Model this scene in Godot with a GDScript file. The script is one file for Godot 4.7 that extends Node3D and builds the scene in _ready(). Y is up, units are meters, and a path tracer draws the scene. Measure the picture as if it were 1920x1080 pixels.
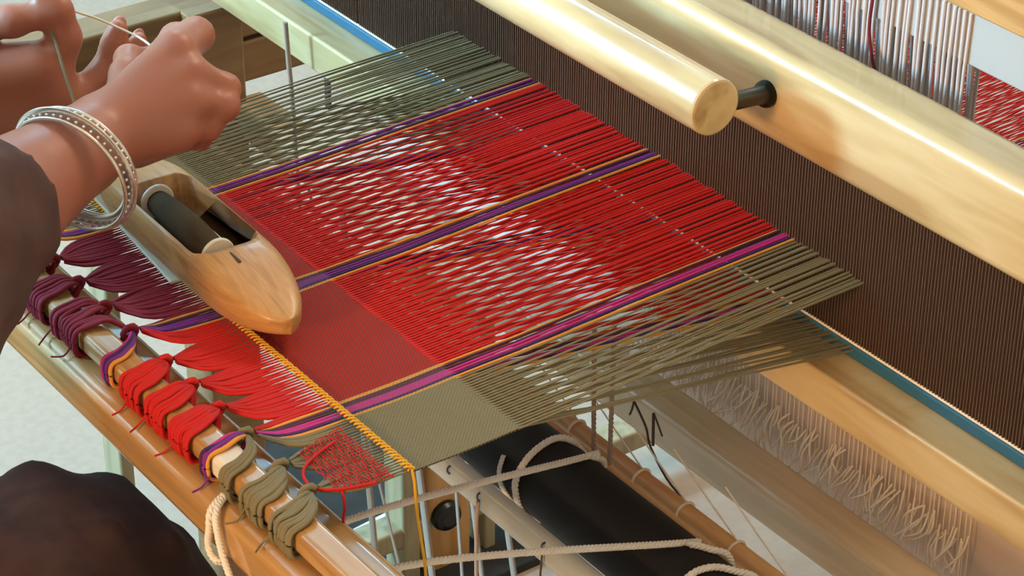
extends Node3D
# A handloom in use. x runs along the beams (away to the far side frame), y up, z along the warp from the weaver to the reed. Metres.

var rng := RandomNumberGenerator.new()
var used := {}
var M := {}

func V(x: float, y: float, z: float) -> Vector3:
	return Vector3(x, y, z)

# ---------------------------------------------------------------- naming
func numbered(called: String) -> String:
	if not used.has(called):
		used[called] = 0
		return called
	used[called] += 1
	return "%s_%03d" % [called, used[called]]

func thing(called: String, label: String, category: String, at := Vector3.ZERO, group := "") -> Node3D:
	var o := Node3D.new()
	o.name = numbered(called)
	add_child(o)
	o.position = at
	tag(o, label, category, group)
	return o

func tag(o: Node, label: String, category: String, group := "") -> void:
	o.set_meta("label", label)
	o.set_meta("category", category)
	if group != "":
		o.set_meta("group", group)

func put(called: String, mesh: Mesh, m: Material, parent: Node = null, at := Vector3.ZERO) -> MeshInstance3D:
	var o := MeshInstance3D.new()
	o.mesh = mesh
	o.material_override = m
	if parent == null:
		o.name = numbered(called)
		add_child(o)
	else:
		o.name = called
		parent.add_child(o, true)
	o.position = at
	return o

func struct(called: String, mesh: Mesh, m: Material, at := Vector3.ZERO) -> MeshInstance3D:
	var o := put(called, mesh, m, null, at)
	o.set_meta("kind", "structure")
	return o

# ---------------------------------------------------------------- materials
func mat(c: Color, rough := 0.7, metal := 0.0) -> StandardMaterial3D:
	var m := StandardMaterial3D.new()
	m.albedo_color = c
	m.roughness = rough
	m.metallic = metal
	return m

func noise_tex(sd: int, freq: float, cols: Array, offs: Array, size := 512, oct := 4) -> NoiseTexture2D:
	var n := FastNoiseLite.new()
	n.seed = sd
	n.noise_type = FastNoiseLite.TYPE_SIMPLEX_SMOOTH
	n.frequency = freq
	n.fractal_octaves = oct
	var g := Gradient.new()
	g.offsets = PackedFloat32Array(offs)
	g.colors = PackedColorArray(cols)
	var t := NoiseTexture2D.new()
	t.width = size
	t.height = size
	t.seamless = true
	t.noise = n
	t.color_ramp = g
	return t

func wood(sd: int, dark: Color, mid: Color, pale: Color, scale3: Vector3, rough: float, coat := 0.0) -> StandardMaterial3D:
	var m := mat(Color.WHITE, rough)
	m.albedo_texture = noise_tex(sd, 0.006, [dark, mid, pale, mid], [0.22, 0.45, 0.62, 0.85])
	m.uv1_triplanar = true
	m.uv1_world_triplanar = true
	m.uv1_scale = scale3
	if coat > 0.0:
		m.clearcoat_enabled = true
		m.clearcoat = coat
		m.clearcoat_roughness = 0.10
	return m

func cloth(sd: int, a: Color, b: Color, s := 6.0) -> StandardMaterial3D:
	var m := mat(Color.WHITE, 0.95)
	m.albedo_texture = noise_tex(sd, 0.02, [a, b], [0.3, 0.7], 256)
	m.uv1_triplanar = true
	m.uv1_world_triplanar = true
	m.uv1_scale = Vector3(s, s, s)
	return m

func yarn(c: Color) -> StandardMaterial3D:
	var m := mat(c, 0.75)
	m.rim_enabled = true
	m.rim = 0.25
	return m

# plain weave: the warp colour and the weft colour take turns
func weave(sd: int, warp: Color, weft: Color) -> StandardMaterial3D:
	var im := Image.create(64, 64, false, Image.FORMAT_RGB8)
	var hm := Image.create(64, 64, false, Image.FORMAT_RGB8)
	var r := RandomNumberGenerator.new()
	r.seed = sd
	for y in 64:
		for x in 64:
			var i := x / 4
			var j := y / 4
			var up := (i + j) % 2 == 0
			var c := warp if up else weft
			var k := 1.0 + 0.10 * (r.randf() - 0.5)
			im.set_pixel(x, y, Color(c.r * k, c.g * k, c.b * k))
			var u := (x % 4 - 1.5) / 2.0 if up else (y % 4 - 1.5) / 2.0
			var h := 1.0 - u * u
			hm.set_pixel(x, y, Color(h, h, h))
	hm.bump_map_to_normal_map(3.0)
	var m := mat(Color.WHITE, 0.85)
	m.albedo_texture = ImageTexture.create_from_image(im)
	m.normal_enabled = true
	m.normal_texture = ImageTexture.create_from_image(hm)
	m.normal_scale = 0.8
	return m

# ---------------------------------------------------------------- meshes
func tri(st: SurfaceTool, p: Array, n: Array) -> void:
	var f: Vector3 = (p[1] - p[0]).cross(p[2] - p[0])
	var order := [0, 1, 2]
	if f.dot(n[0] + n[1] + n[2]) > 0.0:
		order = [0, 2, 1]
	for i in order:
		st.set_normal(n[i])
		st.add_vertex(p[i])

func quad(st: SurfaceTool, a: Vector3, b: Vector3, c: Vector3, d: Vector3, na: Vector3, nb: Vector3, nc: Vector3, nd: Vector3) -> void:
	tri(st, [a, b, c], [na, nb, nc])
	tri(st, [a, c, d], [na, nc, nd])

func begin() -> SurfaceTool:
	var st := SurfaceTool.new()
	st.begin(Mesh.PRIMITIVE_TRIANGLES)
	return st

# box with rounded long edges; the long axis is 0 (x), 1 (y) or 2 (z); centred
func add_bar(st: SurfaceTool, at: Vector3, size: Vector3, r: float, axis := 0, seg := 5) -> void:
	var u := (axis + 1) % 3
	var w := (axis + 2) % 3
	var hu: float = size[u] / 2.0
	var hw: float = size[w] / 2.0
	r = min(r, min(hu, hw) * 0.999)
	var pts := []
	var nor := []
	for c in 4:
		var cu: float = (hu - r) * (1 if c == 0 or c == 3 else -1)
		var cw: float = (hw - r) * (1 if c < 2 else -1)
		for s in seg + 1:
			var a := PI / 2.0 * (c + float(s) / seg)
			pts.append(Vector2(cu + cos(a) * r, cw + sin(a) * r))
			nor.append(Vector2(cos(a), sin(a)))
	var hl: float = size[axis] / 2.0
	var ch: float = min(0.0015, r)
	var ends := [[-hl, 1.0 - ch / min(hu, hw)], [-hl + ch, 1.0], [hl - ch, 1.0], [hl, 1.0 - ch / min(hu, hw)]]
	var n := pts.size()
	for e in 3:
		for i in n:
			var j := (i + 1) % n
			var q := []
			var qn := []
			for k in [[e, i], [e, j], [e + 1, j], [e + 1, i]]:
				var p := Vector3.ZERO
				p[axis] = ends[k[0]][0]
				p[u] = pts[k[1]].x * ends[k[0]][1]
				p[w] = pts[k[1]].y * ends[k[0]][1]
				var m := Vector3.ZERO
				m[u] = nor[k[1]].x
				m[w] = nor[k[1]].y
				if e == 0: m[axis] = -1.0
				if e == 2: m[axis] = 1.0
				q.append(p + at)
				qn.append(m.normalized())
			quad(st, q[0], q[1], q[2], q[3], qn[0], qn[1], qn[2], qn[3])
	for e in [0, 3]:
		var m := Vector3.ZERO
		m[axis] = -1.0 if e == 0 else 1.0
		var c := Vector3.ZERO
		c[axis] = ends[e][0]
		for i in n:
			var j := (i + 1) % n
			var p := c
			var q := c
			p[u] = pts[i].x * ends[e][1]; p[w] = pts[i].y * ends[e][1]
			q[u] = pts[j].x * ends[e][1]; q[w] = pts[j].y * ends[e][1]
			tri(st, [c + at, p + at, q + at], [m, m, m])

func bar(size: Vector3, r: float, axis := 0, seg := 5) -> ArrayMesh:
	var st := begin()
	add_bar(st, Vector3.ZERO, size, r, axis, seg)
	return st.commit()

# beam along x between two x, two y, two z
func span(x0: float, x1: float, y0: float, y1: float, z0: float, z1: float) -> Array:
	return [V((x0 + x1) / 2, (y0 + y1) / 2, (z0 + z1) / 2), V(abs(x1 - x0), abs(y1 - y0), abs(z1 - z0))]

func beam(called: String, x0: float, x1: float, y0: float, y1: float, z0: float, z1: float, r: float, m: Material, parent: Node, axis := 0) -> MeshInstance3D:
	var s := span(x0, x1, y0, y1, z0, z1)
	return put(called, bar(s[1], r, axis), m, parent, s[0])

# tube through points, with one radius or one per point; flat squeezes it across
func add_tube(st: SurfaceTool, pts: Array, rad, sides := 6, caps := true, flat := 1.0, flat_up := Vector3.UP) -> void:
	var n := pts.size()
	var ref := flat_up
	var rings := []
	var norms := []
	var last := Vector3.ZERO
	for i in n:
		var d: Vector3 = (pts[min(i + 1, n - 1)] - pts[max(i - 1, 0)]).normalized()
		var side := d.cross(ref)
		if side.length() < 0.05:
			side = last if last != Vector3.ZERO else d.cross(Vector3.RIGHT if abs(d.x) < 0.9 else Vector3.BACK)
		side = side.normalized()
		if last != Vector3.ZERO and flat == 1.0:
			side = (last - d * last.dot(d)).normalized()
		last = side
		var up := side.cross(d).normalized()
		var r: float = rad[i] if rad is Array else rad
		var ring := []
		var nr := []
		for k in sides:
			var a := TAU * k / sides
			ring.append(pts[i] + side * cos(a) * r + up * sin(a) * r * flat)
			nr.append((side * cos(a) * flat + up * sin(a)).normalized())
		rings.append(ring)
		norms.append(nr)
	for i in n - 1:
		for k in sides:
			var l := (k + 1) % sides
			quad(st, rings[i][k], rings[i][l], rings[i + 1][l], rings[i + 1][k], norms[i][k], norms[i][l], norms[i + 1][l], norms[i + 1][k])
	if caps:
		for e in [0, n - 1]:
			var d: Vector3 = (pts[0] - pts[1]).normalized() if e == 0 else (pts[n - 1] - pts[n - 2]).normalized()
			for k in sides:
				tri(st, [pts[e], rings[e][k], rings[e][(k + 1) % sides]], [d, d, d])

func tube(pts: Array, rad, sides := 6, flat := 1.0, flat_up := Vector3.UP) -> ArrayMesh:
	var st := begin()
	add_tube(st, pts, rad, sides, true, flat, flat_up)
	return st.commit()

# smooth a coarse polyline
func smooth(pts: Array, per := 6) -> Array:
	var out := []
	var n := pts.size()
	for i in n - 1:
		var p0: Vector3 = pts[max(i - 1, 0)]
		var p1: Vector3 = pts[i]
		var p2: Vector3 = pts[i + 1]
		var p3: Vector3 = pts[min(i + 2, n - 1)]
		for s in per:
			var t := float(s) / per
			out.append(0.5 * (2.0 * p1 + (p2 - p0) * t + (2.0 * p0 - 5.0 * p1 + 4.0 * p2 - p3) * t * t + (3.0 * p1 - p0 - 3.0 * p2 + p3) * t * t * t))
	out.append(pts[n - 1])
	return out

# braided rope: three strands wound round the same line
func rope(pts: Array, r: float, pitch: float, strands := 3) -> ArrayMesh:
	var st := begin()
	var sm := smooth(pts, 8)
	var fine := []
	for i in sm.size() - 1:
		var l: float = (sm[i + 1] - sm[i]).length()
		var k: int = max(1, int(ceil(l / (pitch / 8.0))))
		for s in k:
			fine.append(sm[i].lerp(sm[i + 1], float(s) / k))
	fine.append(sm[sm.size() - 1])
	for q in strands:
		var path := []
		var run := 0.0
		for i in fine.size():
			if i > 0: run += (fine[i] - fine[i - 1]).length()
			var d: Vector3 = (fine[min(i + 1, fine.size() - 1)] - fine[max(i - 1, 0)]).normalized()
			var s := d.cross(Vector3(0.31, 0.9, 0.2)).normalized()
			var u := s.cross(d)
			var a := TAU * (run / pitch + float(q) / strands)
			path.append(fine[i] + (s * cos(a) + u * sin(a)) * r * 0.5)
		add_tube(st, path, r * 0.58, 6)
	return st.commit()

# lathe about the x axis: list of [x, radius]
func lathe_x(prof: Array, sides := 32) -> ArrayMesh:
	var st := begin()
	for i in prof.size() - 1:
		var a: Array = prof[i]
		var b: Array = prof[i + 1]
		var dx: float = b[0] - a[0]
		var dr: float = b[1] - a[1]
		var nl := sqrt(dx * dx + dr * dr)
		if nl < 1e-7: continue
		for k in sides:
			var t0 := TAU * k / sides
			var t1 := TAU * (k + 1) / sides
			var c0 := V(0, cos(t0), sin(t0))
			var c1 := V(0, cos(t1), sin(t1))
			var n0: Vector3 = (c0 * dx + V(-dr, 0, 0)) / nl
			var n1: Vector3 = (c1 * dx + V(-dr, 0, 0)) / nl
			if dx < 0.0:
				n0 = -n0 if dr == 0.0 else n0
				n1 = -n1 if dr == 0.0 else n1
			quad(st, V(a[0], 0, 0) + c0 * a[1], V(a[0], 0, 0) + c1 * a[1], V(b[0], 0, 0) + c1 * b[1], V(b[0], 0, 0) + c0 * b[1], n0, n1, n1, n0)
	return st.commit()

# flat woven sheet with a little thickness; texture coordinates count thread pairs
func sheet(x0: float, x1: float, z0: float, z1: float, y: float, th := 0.0012) -> ArrayMesh:
	var st := begin()
	var nx: int = max(1, int((x1 - x0) / 0.01))
	var nz := 8
	var f := func(i: int, j: int) -> Vector3:
		var x := lerpf(x0, x1, float(i) / nx)
		var z := lerpf(z0, z1, float(j) / nz)
		return V(x, y + 0.0006 * sin(x * 90.0) * sin(z * 60.0), z)
	for i in nx:
		for j in nz:
			var q := [f.call(i, j), f.call(i, j + 1), f.call(i + 1, j + 1), f.call(i + 1, j)]
			for s in [0, 1]:
				var o := V(0, -th * s, 0)
				for k in ([0, 1, 2, 0, 2, 3] if s == 1 else [0, 2, 1, 0, 3, 2]):
					var p: Vector3 = q[k]
					st.set_normal(Vector3.UP if s == 0 else Vector3.DOWN)
					st.set_tangent(Plane(1, 0, 0, 1))
					st.set_uv(Vector2(p.x / 0.0236, p.z / 0.0236))
					st.add_vertex(p + o)
	for e in [[0, 0, nx, 0], [nx, 0, nx, nz], [nx, nz, 0, nz], [0, nz, 0, 0]]:
		var steps: int = max(abs(e[2] - e[0]), abs(e[3] - e[1]))
		for s in steps:
			var a: Vector3 = f.call(e[0] + (e[2] - e[0]) * s / steps, e[1] + (e[3] - e[1]) * s / steps)
			var b: Vector3 = f.call(e[0] + (e[2] - e[0]) * (s + 1) / steps, e[1] + (e[3] - e[1]) * (s + 1) / steps)
			var o := V(0, -th, 0)
			var n := (b - a).cross(Vector3.UP).normalized()
			for p in [a, b, b + o, a, b + o, a + o]:
				st.set_normal(n)
				st.set_tangent(Plane(1, 0, 0, 1))
				st.set_uv(Vector2(p.x / 0.0236, p.z / 0.0236))
				st.add_vertex(p)
	return st.commit()

# ---------------------------------------------------------------- bodies: smooth union of tapered capsules, meshed as surface nets
# bones: [a, b, ra, rb]; cuts: planes [point, normal] that remove what lies in front of them
func field(st: SurfaceTool, bones: Array, cell: float, k: float, cuts := [], wob := 0.0, wobf := 0.0) -> void:
	var lo := Vector3(1e9, 1e9, 1e9)
	var hi := -lo
	for b in bones:
		var r: float = max(b[2], b[3]) + k + cell * 2.0 + wob
		for e in [b[0], b[1]]:
			lo = lo.min(e - Vector3.ONE * r)
			hi = hi.max(e + Vector3.ONE * r)
	var nx := int((hi.x - lo.x) / cell) + 2
	var ny := int((hi.y - lo.y) / cell) + 2
	var nz := int((hi.z - lo.z) / cell) + 2
	var g := PackedFloat32Array()
	g.resize(nx * ny * nz)
	g.fill(0.05)
	for b in bones:
		var a: Vector3 = b[0]
		var ab: Vector3 = b[1] - b[0]
		var ll: float = max(ab.length_squared(), 1e-9)
		var ra: float = b[2]
		var dr: float = b[3] - b[2]
		var rr: float = max(b[2], b[3]) + k + cell * 2.0
		var mn: Vector3 = (b[0].min(b[1]) - Vector3.ONE * rr - lo) / cell
		var mx: Vector3 = (b[0].max(b[1]) + Vector3.ONE * rr - lo) / cell
		for ix in range(max(0, int(mn.x)), min(nx, int(mx.x) + 2)):
			for iy in range(max(0, int(mn.y)), min(ny, int(mx.y) + 2)):
				var base := (ix * ny + iy) * nz
				for iz in range(max(0, int(mn.z)), min(nz, int(mx.z) + 2)):
					var p := lo + Vector3(ix, iy, iz) * cell - a
					var t := clampf(p.dot(ab) / ll, 0.0, 1.0)
					var d := (p - ab * t).length() - (ra + dr * t)
					var v := g[base + iz]
					var h := maxf(k - absf(d - v), 0.0) / k
					g[base + iz] = minf(d, v) - h * h * k * 0.25
	if wob > 0.0 or not cuts.is_empty():
		for ix in nx:
			for iy in ny:
				for iz in nz:
					var i := (ix * ny + iy) * nz + iz
					if g[i] > 0.04: continue
					var p := lo + Vector3(ix, iy, iz) * cell
					if wob > 0.0:
						g[i] += wob * (sin(p.x * wobf + 2.0 * sin(p.y * wobf * 0.6)) * sin(p.y * wobf * 0.8 + 1.3 * sin(p.z * wobf * 0.7)) + 0.5 * sin((p.z + p.x * 0.5) * wobf * 1.4 + 2.0 * p.y * wobf))
					for c in cuts:
						g[i] = maxf(g[i], (p - c[0]).dot(c[1]))
	var idx := PackedInt32Array()
	idx.resize(nx * ny * nz)
	idx.fill(-1)
	var verts := PackedVector3Array()
	var off := [0, 1, nz, nz + 1, ny * nz, ny * nz + 1, ny * nz + nz, ny * nz + nz + 1]
	var pos := [V(0, 0, 0), V(0, 0, 1), V(0, 1, 0), V(0, 1, 1), V(1, 0, 0), V(1, 0, 1), V(1, 1, 0), V(1, 1, 1)]
	var edges := [[0, 1], [2, 3], [4, 5], [6, 7], [0, 2], [1, 3], [4, 6], [5, 7], [0, 4], [1, 5], [2, 6], [3, 7]]
	for ix in nx - 1:
		for iy in ny - 1:
			var base := (ix * ny + iy) * nz
			for iz in nz - 1:
				var i := base + iz
				var s := g[i] < 0.0
				var mixed := false
				for q in 8:
					if (g[i + off[q]] < 0.0) != s:
						mixed = true
						break
				if not mixed: continue
				var sum := Vector3.ZERO
				var cnt := 0
				for e in edges:
					var va := g[i + off[e[0]]]
					var vb := g[i + off[e[1]]]
					if (va < 0.0) != (vb < 0.0):
						sum += pos[e[0]].lerp(pos[e[1]], va / (va - vb))
						cnt += 1
				idx[i] = verts.size()
				verts.append(lo + (Vector3(ix, iy, iz) + sum / cnt) * cell)
	var norm := PackedVector3Array()
	norm.resize(verts.size())
	var tris := PackedInt32Array()
	var sx := ny * nz
	var sy := nz
	for ix in range(1, nx - 1):
		for iy in range(1, ny - 1):
			for iz in range(1, nz - 1):
				var i := (ix * ny + iy) * nz + iz
				var s := g[i] < 0.0
				for ax in 3:
					var step: int = [sx, sy, 1][ax]
					if (g[i + step] < 0.0) == s: continue
					var b: int = [sy, 1, sx][ax]
					var c: int = [1, sx, sy][ax]
					var q0 := idx[i]
					var q1 := idx[i - b]
					var q2 := idx[i - b - c]
					var q3 := idx[i - c]
					if q0 < 0 or q1 < 0 or q2 < 0 or q3 < 0: continue
					var quadi := [q0, q1, q2, q0, q2, q3] if not s else [q0, q2, q1, q0, q3, q2]
					for t in 2:
						var x: int = quadi[t * 3]
						var y: int = quadi[t * 3 + 1]
						var z: int = quadi[t * 3 + 2]
						var n := (verts[y] - verts[x]).cross(verts[z] - verts[x])
						norm[x] -= n
						norm[y] -= n
						norm[z] -= n
						tris.append_array(PackedInt32Array([x, y, z]))
	# normals from the field itself keep every fold smooth
	for v in verts.size():
		var p := (verts[v] - lo) / cell
		var ix := clampi(int(p.x), 1, nx - 3)
		var iy := clampi(int(p.y), 1, ny - 3)
		var iz := clampi(int(p.z), 1, nz - 3)
		var i := (ix * ny + iy) * nz + iz
		var gr := Vector3(g[i + sx] - g[i - sx] + g[i + 2 * sx] - g[i], g[i + sy] - g[i - sy] + g[i + 2 * sy] - g[i], g[i + 1] - g[i - 1] + g[i + 2] - g[i])
		var nn := norm[v].normalized()
		if gr.dot(nn) < 0.0: nn = -nn
		norm[v] = (nn + gr.normalized()).normalized()
	for t in tris:
		st.set_normal(norm[t])
		st.add_vertex(verts[t])

func chain(out: Array, pts: Array, rad: Array) -> void:
	for i in pts.size() - 1:
		out.append([pts[i], pts[i + 1], rad[i], rad[i + 1]])

# ================================================================ the scene
func _ready() -> void:
	rng.seed = 7
	# camera
	var cam := Camera3D.new()
	cam.name = "camera"
	add_child(cam)
	cam.position = V(-1.243, 1.811, -0.832)
	cam.basis = Basis(V(-0.5862, 0.0060, 0.8101), V(0.4210, 0.8562, 0.2994), V(-0.6919, 0.5166, -0.5045)).orthonormalized()
	cam.fov = 13.11
	cam.near = 0.05
	cam.far = 60.0
	cam.current = true
	# sky and exposure
	var we := WorldEnvironment.new()
	we.name = "world_environment"
	add_child(we)
	var env := Environment.new()
	we.environment = env
	env.background_mode = Environment.BG_COLOR
	env.background_color = Color(0.75, 0.82, 0.9)
	env.background_energy_multiplier = 0.6
	env.tonemap_mode = Environment.TONE_MAPPER_LINEAR
	env.tonemap_exposure = 0.87
	env.sdfgi_enabled = true
	env.ssao_enabled = true
	env.ssil_enabled = true
	make_materials()
	# ceiling lights
	ceiling_light(V(2.15, 2.69, -1.55), 0.14, 1.2, Color(0.60, 0.84, 1.0), 5.5, "cool white tube light on the ceiling to the weaver's far side")
	wall_light(V(-1.05, 1.95, -3.165), 0.55, 0.45, Color(1.0, 0.77, 0.51), 9.4)
	ceiling_light(V(0.30, 2.69, 1.50), 0.9, 0.6, Color(1.0, 0.90, 0.80), 3.2, "neutral white oblong ceiling light panel behind the loom")
	ceiling_light(V(2.49, 2.69, 1.50), 0.8, 0.8, Color(0.58, 0.86, 1.0), 4.2, "cool white square ceiling light panel beyond the far end of the loom")
	lit_window(V(2.05, 2.40, -3.175), 0.75, 0.5, Color(0.64, 0.87, 1.0), 35.0)

	room()
	loom_frame()
	cloth_roller()
	lower_dowel()
	beater()
	heddle_shafts()
	weaving()
	breast_rod()
	shuttle()
	cords()
	floor_things()
	person()

func ceiling_light(at: Vector3, sx: float, sz: float, c: Color, e: float, label: String) -> void:
	var t := thing("ceiling_light", label, "ceiling light", at, "ceiling light panels")
	var st := begin()
	for s in [-1, 1]:
		add_bar(st, V(s * (sx / 2 + 0.012), 0.0, 0), V(0.024, 0.03, sz + 0.048), 0.004, 2)
		add_bar(st, V(0, 0.0, s * (sz / 2 + 0.012)), V(sx, 0.03, 0.024), 0.004, 0)
	put("frame", st.commit(), M.white_metal, t)
	var glow := mat(Color(0.9, 0.9, 0.9), 0.5)
	glow.emission_enabled = true
	glow.emission = c
	glow.emission_energy_multiplier = 1.5
	put("diffuser", bar(V(sx, 0.01, sz), 0.002, 0), glow, t, V(0, 0.002, 0))
	var l := AreaLight3D.new()
	l.name = "lamp"
	l.area_size = Vector2(sx, sz)
	l.light_color = c
	l.light_energy = e
	l.area_range = 12.0
	l.area_attenuation = 2.0
	l.shadow_enabled = true
	t.add_child(l)
	l.position = V(0, -0.012, 0)
	l.rotation_degrees = V(-90, 0, 0)

func wall_light(at: Vector3, sx: float, sy: float, c: Color, e: float) -> void:
	var t := thing("wall_light", "warm square wall light on the wall behind the weaver", "wall light", at)
	var st := begin()
	for s in [-1, 1]:
		add_bar(st, V(s * (sx / 2 + 0.012), 0, 0), V(0.024, sy + 0.048, 0.03), 0.004, 1)
		add_bar(st, V(0, s * (sy / 2 + 0.012), 0), V(sx, 0.024, 0.03), 0.004, 0)
	put("frame", st.commit(), M.white_metal, t)
	var glow := mat(Color(0.9, 0.9, 0.9), 0.5)
	glow.emission_enabled = true
	glow.emission = c
	glow.emission_energy_multiplier = 1.5
	put("diffuser", bar(V(sx, sy, 0.01), 0.002, 0), glow, t)
	var l := AreaLight3D.new()
	l.name = "lamp"
	l.area_size = Vector2(sx, sy)
	l.light_color = c
	l.light_energy = e
	l.area_range = 14.0
	l.area_attenuation = 2.0
	l.shadow_enabled = true
	t.add_child(l)
	l.position = V(0, 0, 0.012)
	l.rotation_degrees = V(0, 180, 0)

func lit_window(at: Vector3, sx: float, sy: float, c: Color, e: float) -> void:
	var t := thing("window_1", "frosted daylight window high in the wall behind the weaver", "window", at)
	t.set_meta("kind", "structure")
	var st := begin()
	for s in [-1, 1]:
		add_bar(st, V(s * (sx / 2 + 0.02), 0, 0), V(0.04, sy + 0.08, 0.03), 0.005, 1)
		add_bar(st, V(0, s * (sy / 2 + 0.02), 0), V(sx, 0.04, 0.03), 0.005, 0)
	put("frame", st.commit(), M.white_metal, t)
	var glow := mat(Color(0.9, 0.9, 0.9), 0.5)
	glow.emission_enabled = true
	glow.emission = c
	glow.emission_energy_multiplier = 1.5
	put("pane", bar(V(sx, sy, 0.008), 0.002, 0), glow, t)
	var l := AreaLight3D.new()
	l.name = "daylight"
	l.area_size = Vector2(sx, sy)
	l.light_color = c
	l.light_energy = e
	l.area_range = 14.0
	l.area_attenuation = 2.0
	l.shadow_enabled = true
	t.add_child(l)
	l.position = V(0, 0, 0.012)
	l.rotation_degrees = V(0, 180, 0)

func make_materials() -> void:
	M.white_metal = mat(Color(0.9, 0.9, 0.88), 0.4)
	M.maple = wood(3, Color(0.70, 0.58, 0.40), Color(0.80, 0.70, 0.51), Color(0.84, 0.75, 0.57), V(0.9, 7, 7), 0.36, 0.7)
	M.maple_plain = wood(5, Color(0.72, 0.62, 0.48), Color(0.76, 0.66, 0.52), Color(0.80, 0.70, 0.56), V(0.9, 10, 10), 0.35, 0.3)
	M.beech = wood(8, Color(0.68, 0.51, 0.31), Color(0.74, 0.57, 0.36), Color(0.78, 0.61, 0.40), V(1.2, 18, 18), 0.30, 1.0)
	M.shuttle = wood(12, Color(0.68, 0.50, 0.30), Color(0.74, 0.56, 0.35), Color(0.78, 0.60, 0.39), V(5, 40, 40), 0.45, 0.15)
	M.honey = wood(14, Color(0.80, 0.58, 0.36), Color(0.86, 0.65, 0.42), Color(0.90, 0.71, 0.48), V(2, 20, 20), 0.4, 0.2)
	M.frame_wood = wood(17, Color(0.50, 0.37, 0.22), Color(0.56, 0.42, 0.26), Color(0.60, 0.46, 0.30), V(8, 8, 1), 0.5)
	M.post_wood = wood(18, Color(0.70, 0.50, 0.28), Color(0.76, 0.56, 0.33), Color(0.80, 0.60, 0.38), V(9, 1, 9), 0.5)
	M.khaki = wood(19, Color(0.56, 0.50, 0.38), Color(0.62, 0.56, 0.43), Color(0.66, 0.60, 0.47), V(9, 1, 9), 0.5)
	M.grey_wood = wood(20, Color(0.66, 0.68, 0.66), Color(0.70, 0.72, 0.70), Color(0.74, 0.76, 0.74), V(1, 9, 9), 0.3, 0.4)
	M.pale_slat = wood(22, Color(0.83, 0.75, 0.69), Color(0.86, 0.78, 0.72), Color(0.88, 0.81, 0.76), V(1, 8, 8), 0.5)
	M.lath = wood(23, Color(0.80, 0.78, 0.70), Color(0.84, 0.82, 0.74), Color(0.87, 0.85, 0.78), V(1, 20, 20), 0.35, 0.3)
	M.black_cloth = mat(Color(0.045, 0.035, 0.035), 0.7)
	M.black = mat(Color(0.05, 0.05, 0.05), 0.35)
	M.steel = mat(Color(0.42, 0.33, 0.28), 0.5, 0.35)
	M.chrome = mat(Color(0.92, 0.91, 0.89), 0.22, 0.75)
	M.iron = mat(Color(0.30, 0.32, 0.36), 0.45, 0.8)
	M.blue_tape = mat(Color(0.16, 0.38, 0.50), 0.5)
	M.cord_white = mat(Color(0.95, 0.93, 0.91), 0.7)
	M.cord_grey = mat(Color(0.68, 0.59, 0.53), 0.85)
	M.cord_brown = mat(Color(0.30, 0.25, 0.20), 0.8)
	M.heddle = mat(Color(0.76, 0.73, 0.73), 0.85)
	M.white_slat = mat(Color(0.66, 0.66, 0.655), 0.6)
	M.tail = mat(Color(0.95, 0.90, 0.83), 0.85)
	M.plastic = mat(Color(0.93, 0.92, 0.90), 0.3)
	M.red = yarn(Color(0.78, 0.05, 0.05))
	M.crimson = yarn(Color(0.52, 0.05, 0.16))
	M.gold = yarn(Color(0.88, 0.60, 0.22))
	M.yellow = yarn(Color(0.90, 0.70, 0.20))
	M.indigo = yarn(Color(0.22, 0.10, 0.38))
	M.plum = yarn(Color(0.30, 0.12, 0.24))
	M.magenta = yarn(Color(0.76, 0.16, 0.54))
	M.violet = yarn(Color(0.46, 0.14, 0.56))
	M.olive = yarn(Color(0.49, 0.46, 0.35))
	M.bobbin_yarn = mat(Color(0.27, 0.21, 0.12), 0.95)
	M.dark_red = yarn(Color(0.42, 0.03, 0.07))
	M.skin = mat(Color(0.69, 0.44, 0.36), 0.42)
	M.skin.subsurf_scatter_enabled = true
	M.skin.subsurf_scatter_strength = 0.15
	M.nail = mat(Color(0.82, 0.58, 0.54), 0.3)
	M.garment = cloth(31, Color(0.32, 0.23, 0.22), Color(0.38, 0.28, 0.26))
	M.trousers = cloth(32, Color(0.20, 0.13, 0.14), Color(0.25, 0.17, 0.18))
	M.hair = mat(Color(0.10, 0.07, 0.05), 0.5)
	M.floor = cloth(40, Color(0.67, 0.585, 0.52), Color(0.69, 0.605, 0.54), 9.0)
	M.floor.roughness = 0.6
	M.wall = mat(Color(0.82, 0.79, 0.72), 0.9)
	M.ceiling = mat(Color(0.88, 0.87, 0.83), 0.9)
	M.mat_dark = cloth(41, Color(0.15, 0.145, 0.14), Color(0.18, 0.175, 0.17), 4.0)
	M.paper = mat(Color(0.90, 0.90, 0.88), 0.8)

func room() -> void:
	struct("floor", bar(V(6.4, 0.1, 6.6), 0.002, 0), M.floor, V(0, -0.05, 0))
	struct("ceiling", bar(V(6.4, 0.1, 6.6), 0.002, 0), M.ceiling, V(0, 2.76, 0))
	struct("wall_left", bar(V(0.12, 2.72, 6.6), 0.002, 1), M.wall, V(3.14, 1.355, 0))
	struct("wall_right", bar(V(0.12, 2.72, 6.6), 0.002, 1), M.wall, V(-3.14, 1.355, 0))
	struct("wall_back", bar(V(6.16, 2.72, 0.12), 0.002, 1), M.wall, V(0, 1.355, 3.24))
	struct("wall_front", bar(V(6.16, 2.72, 0.12), 0.002, 1), M.wall, V(0, 1.355, -3.24))

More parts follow.
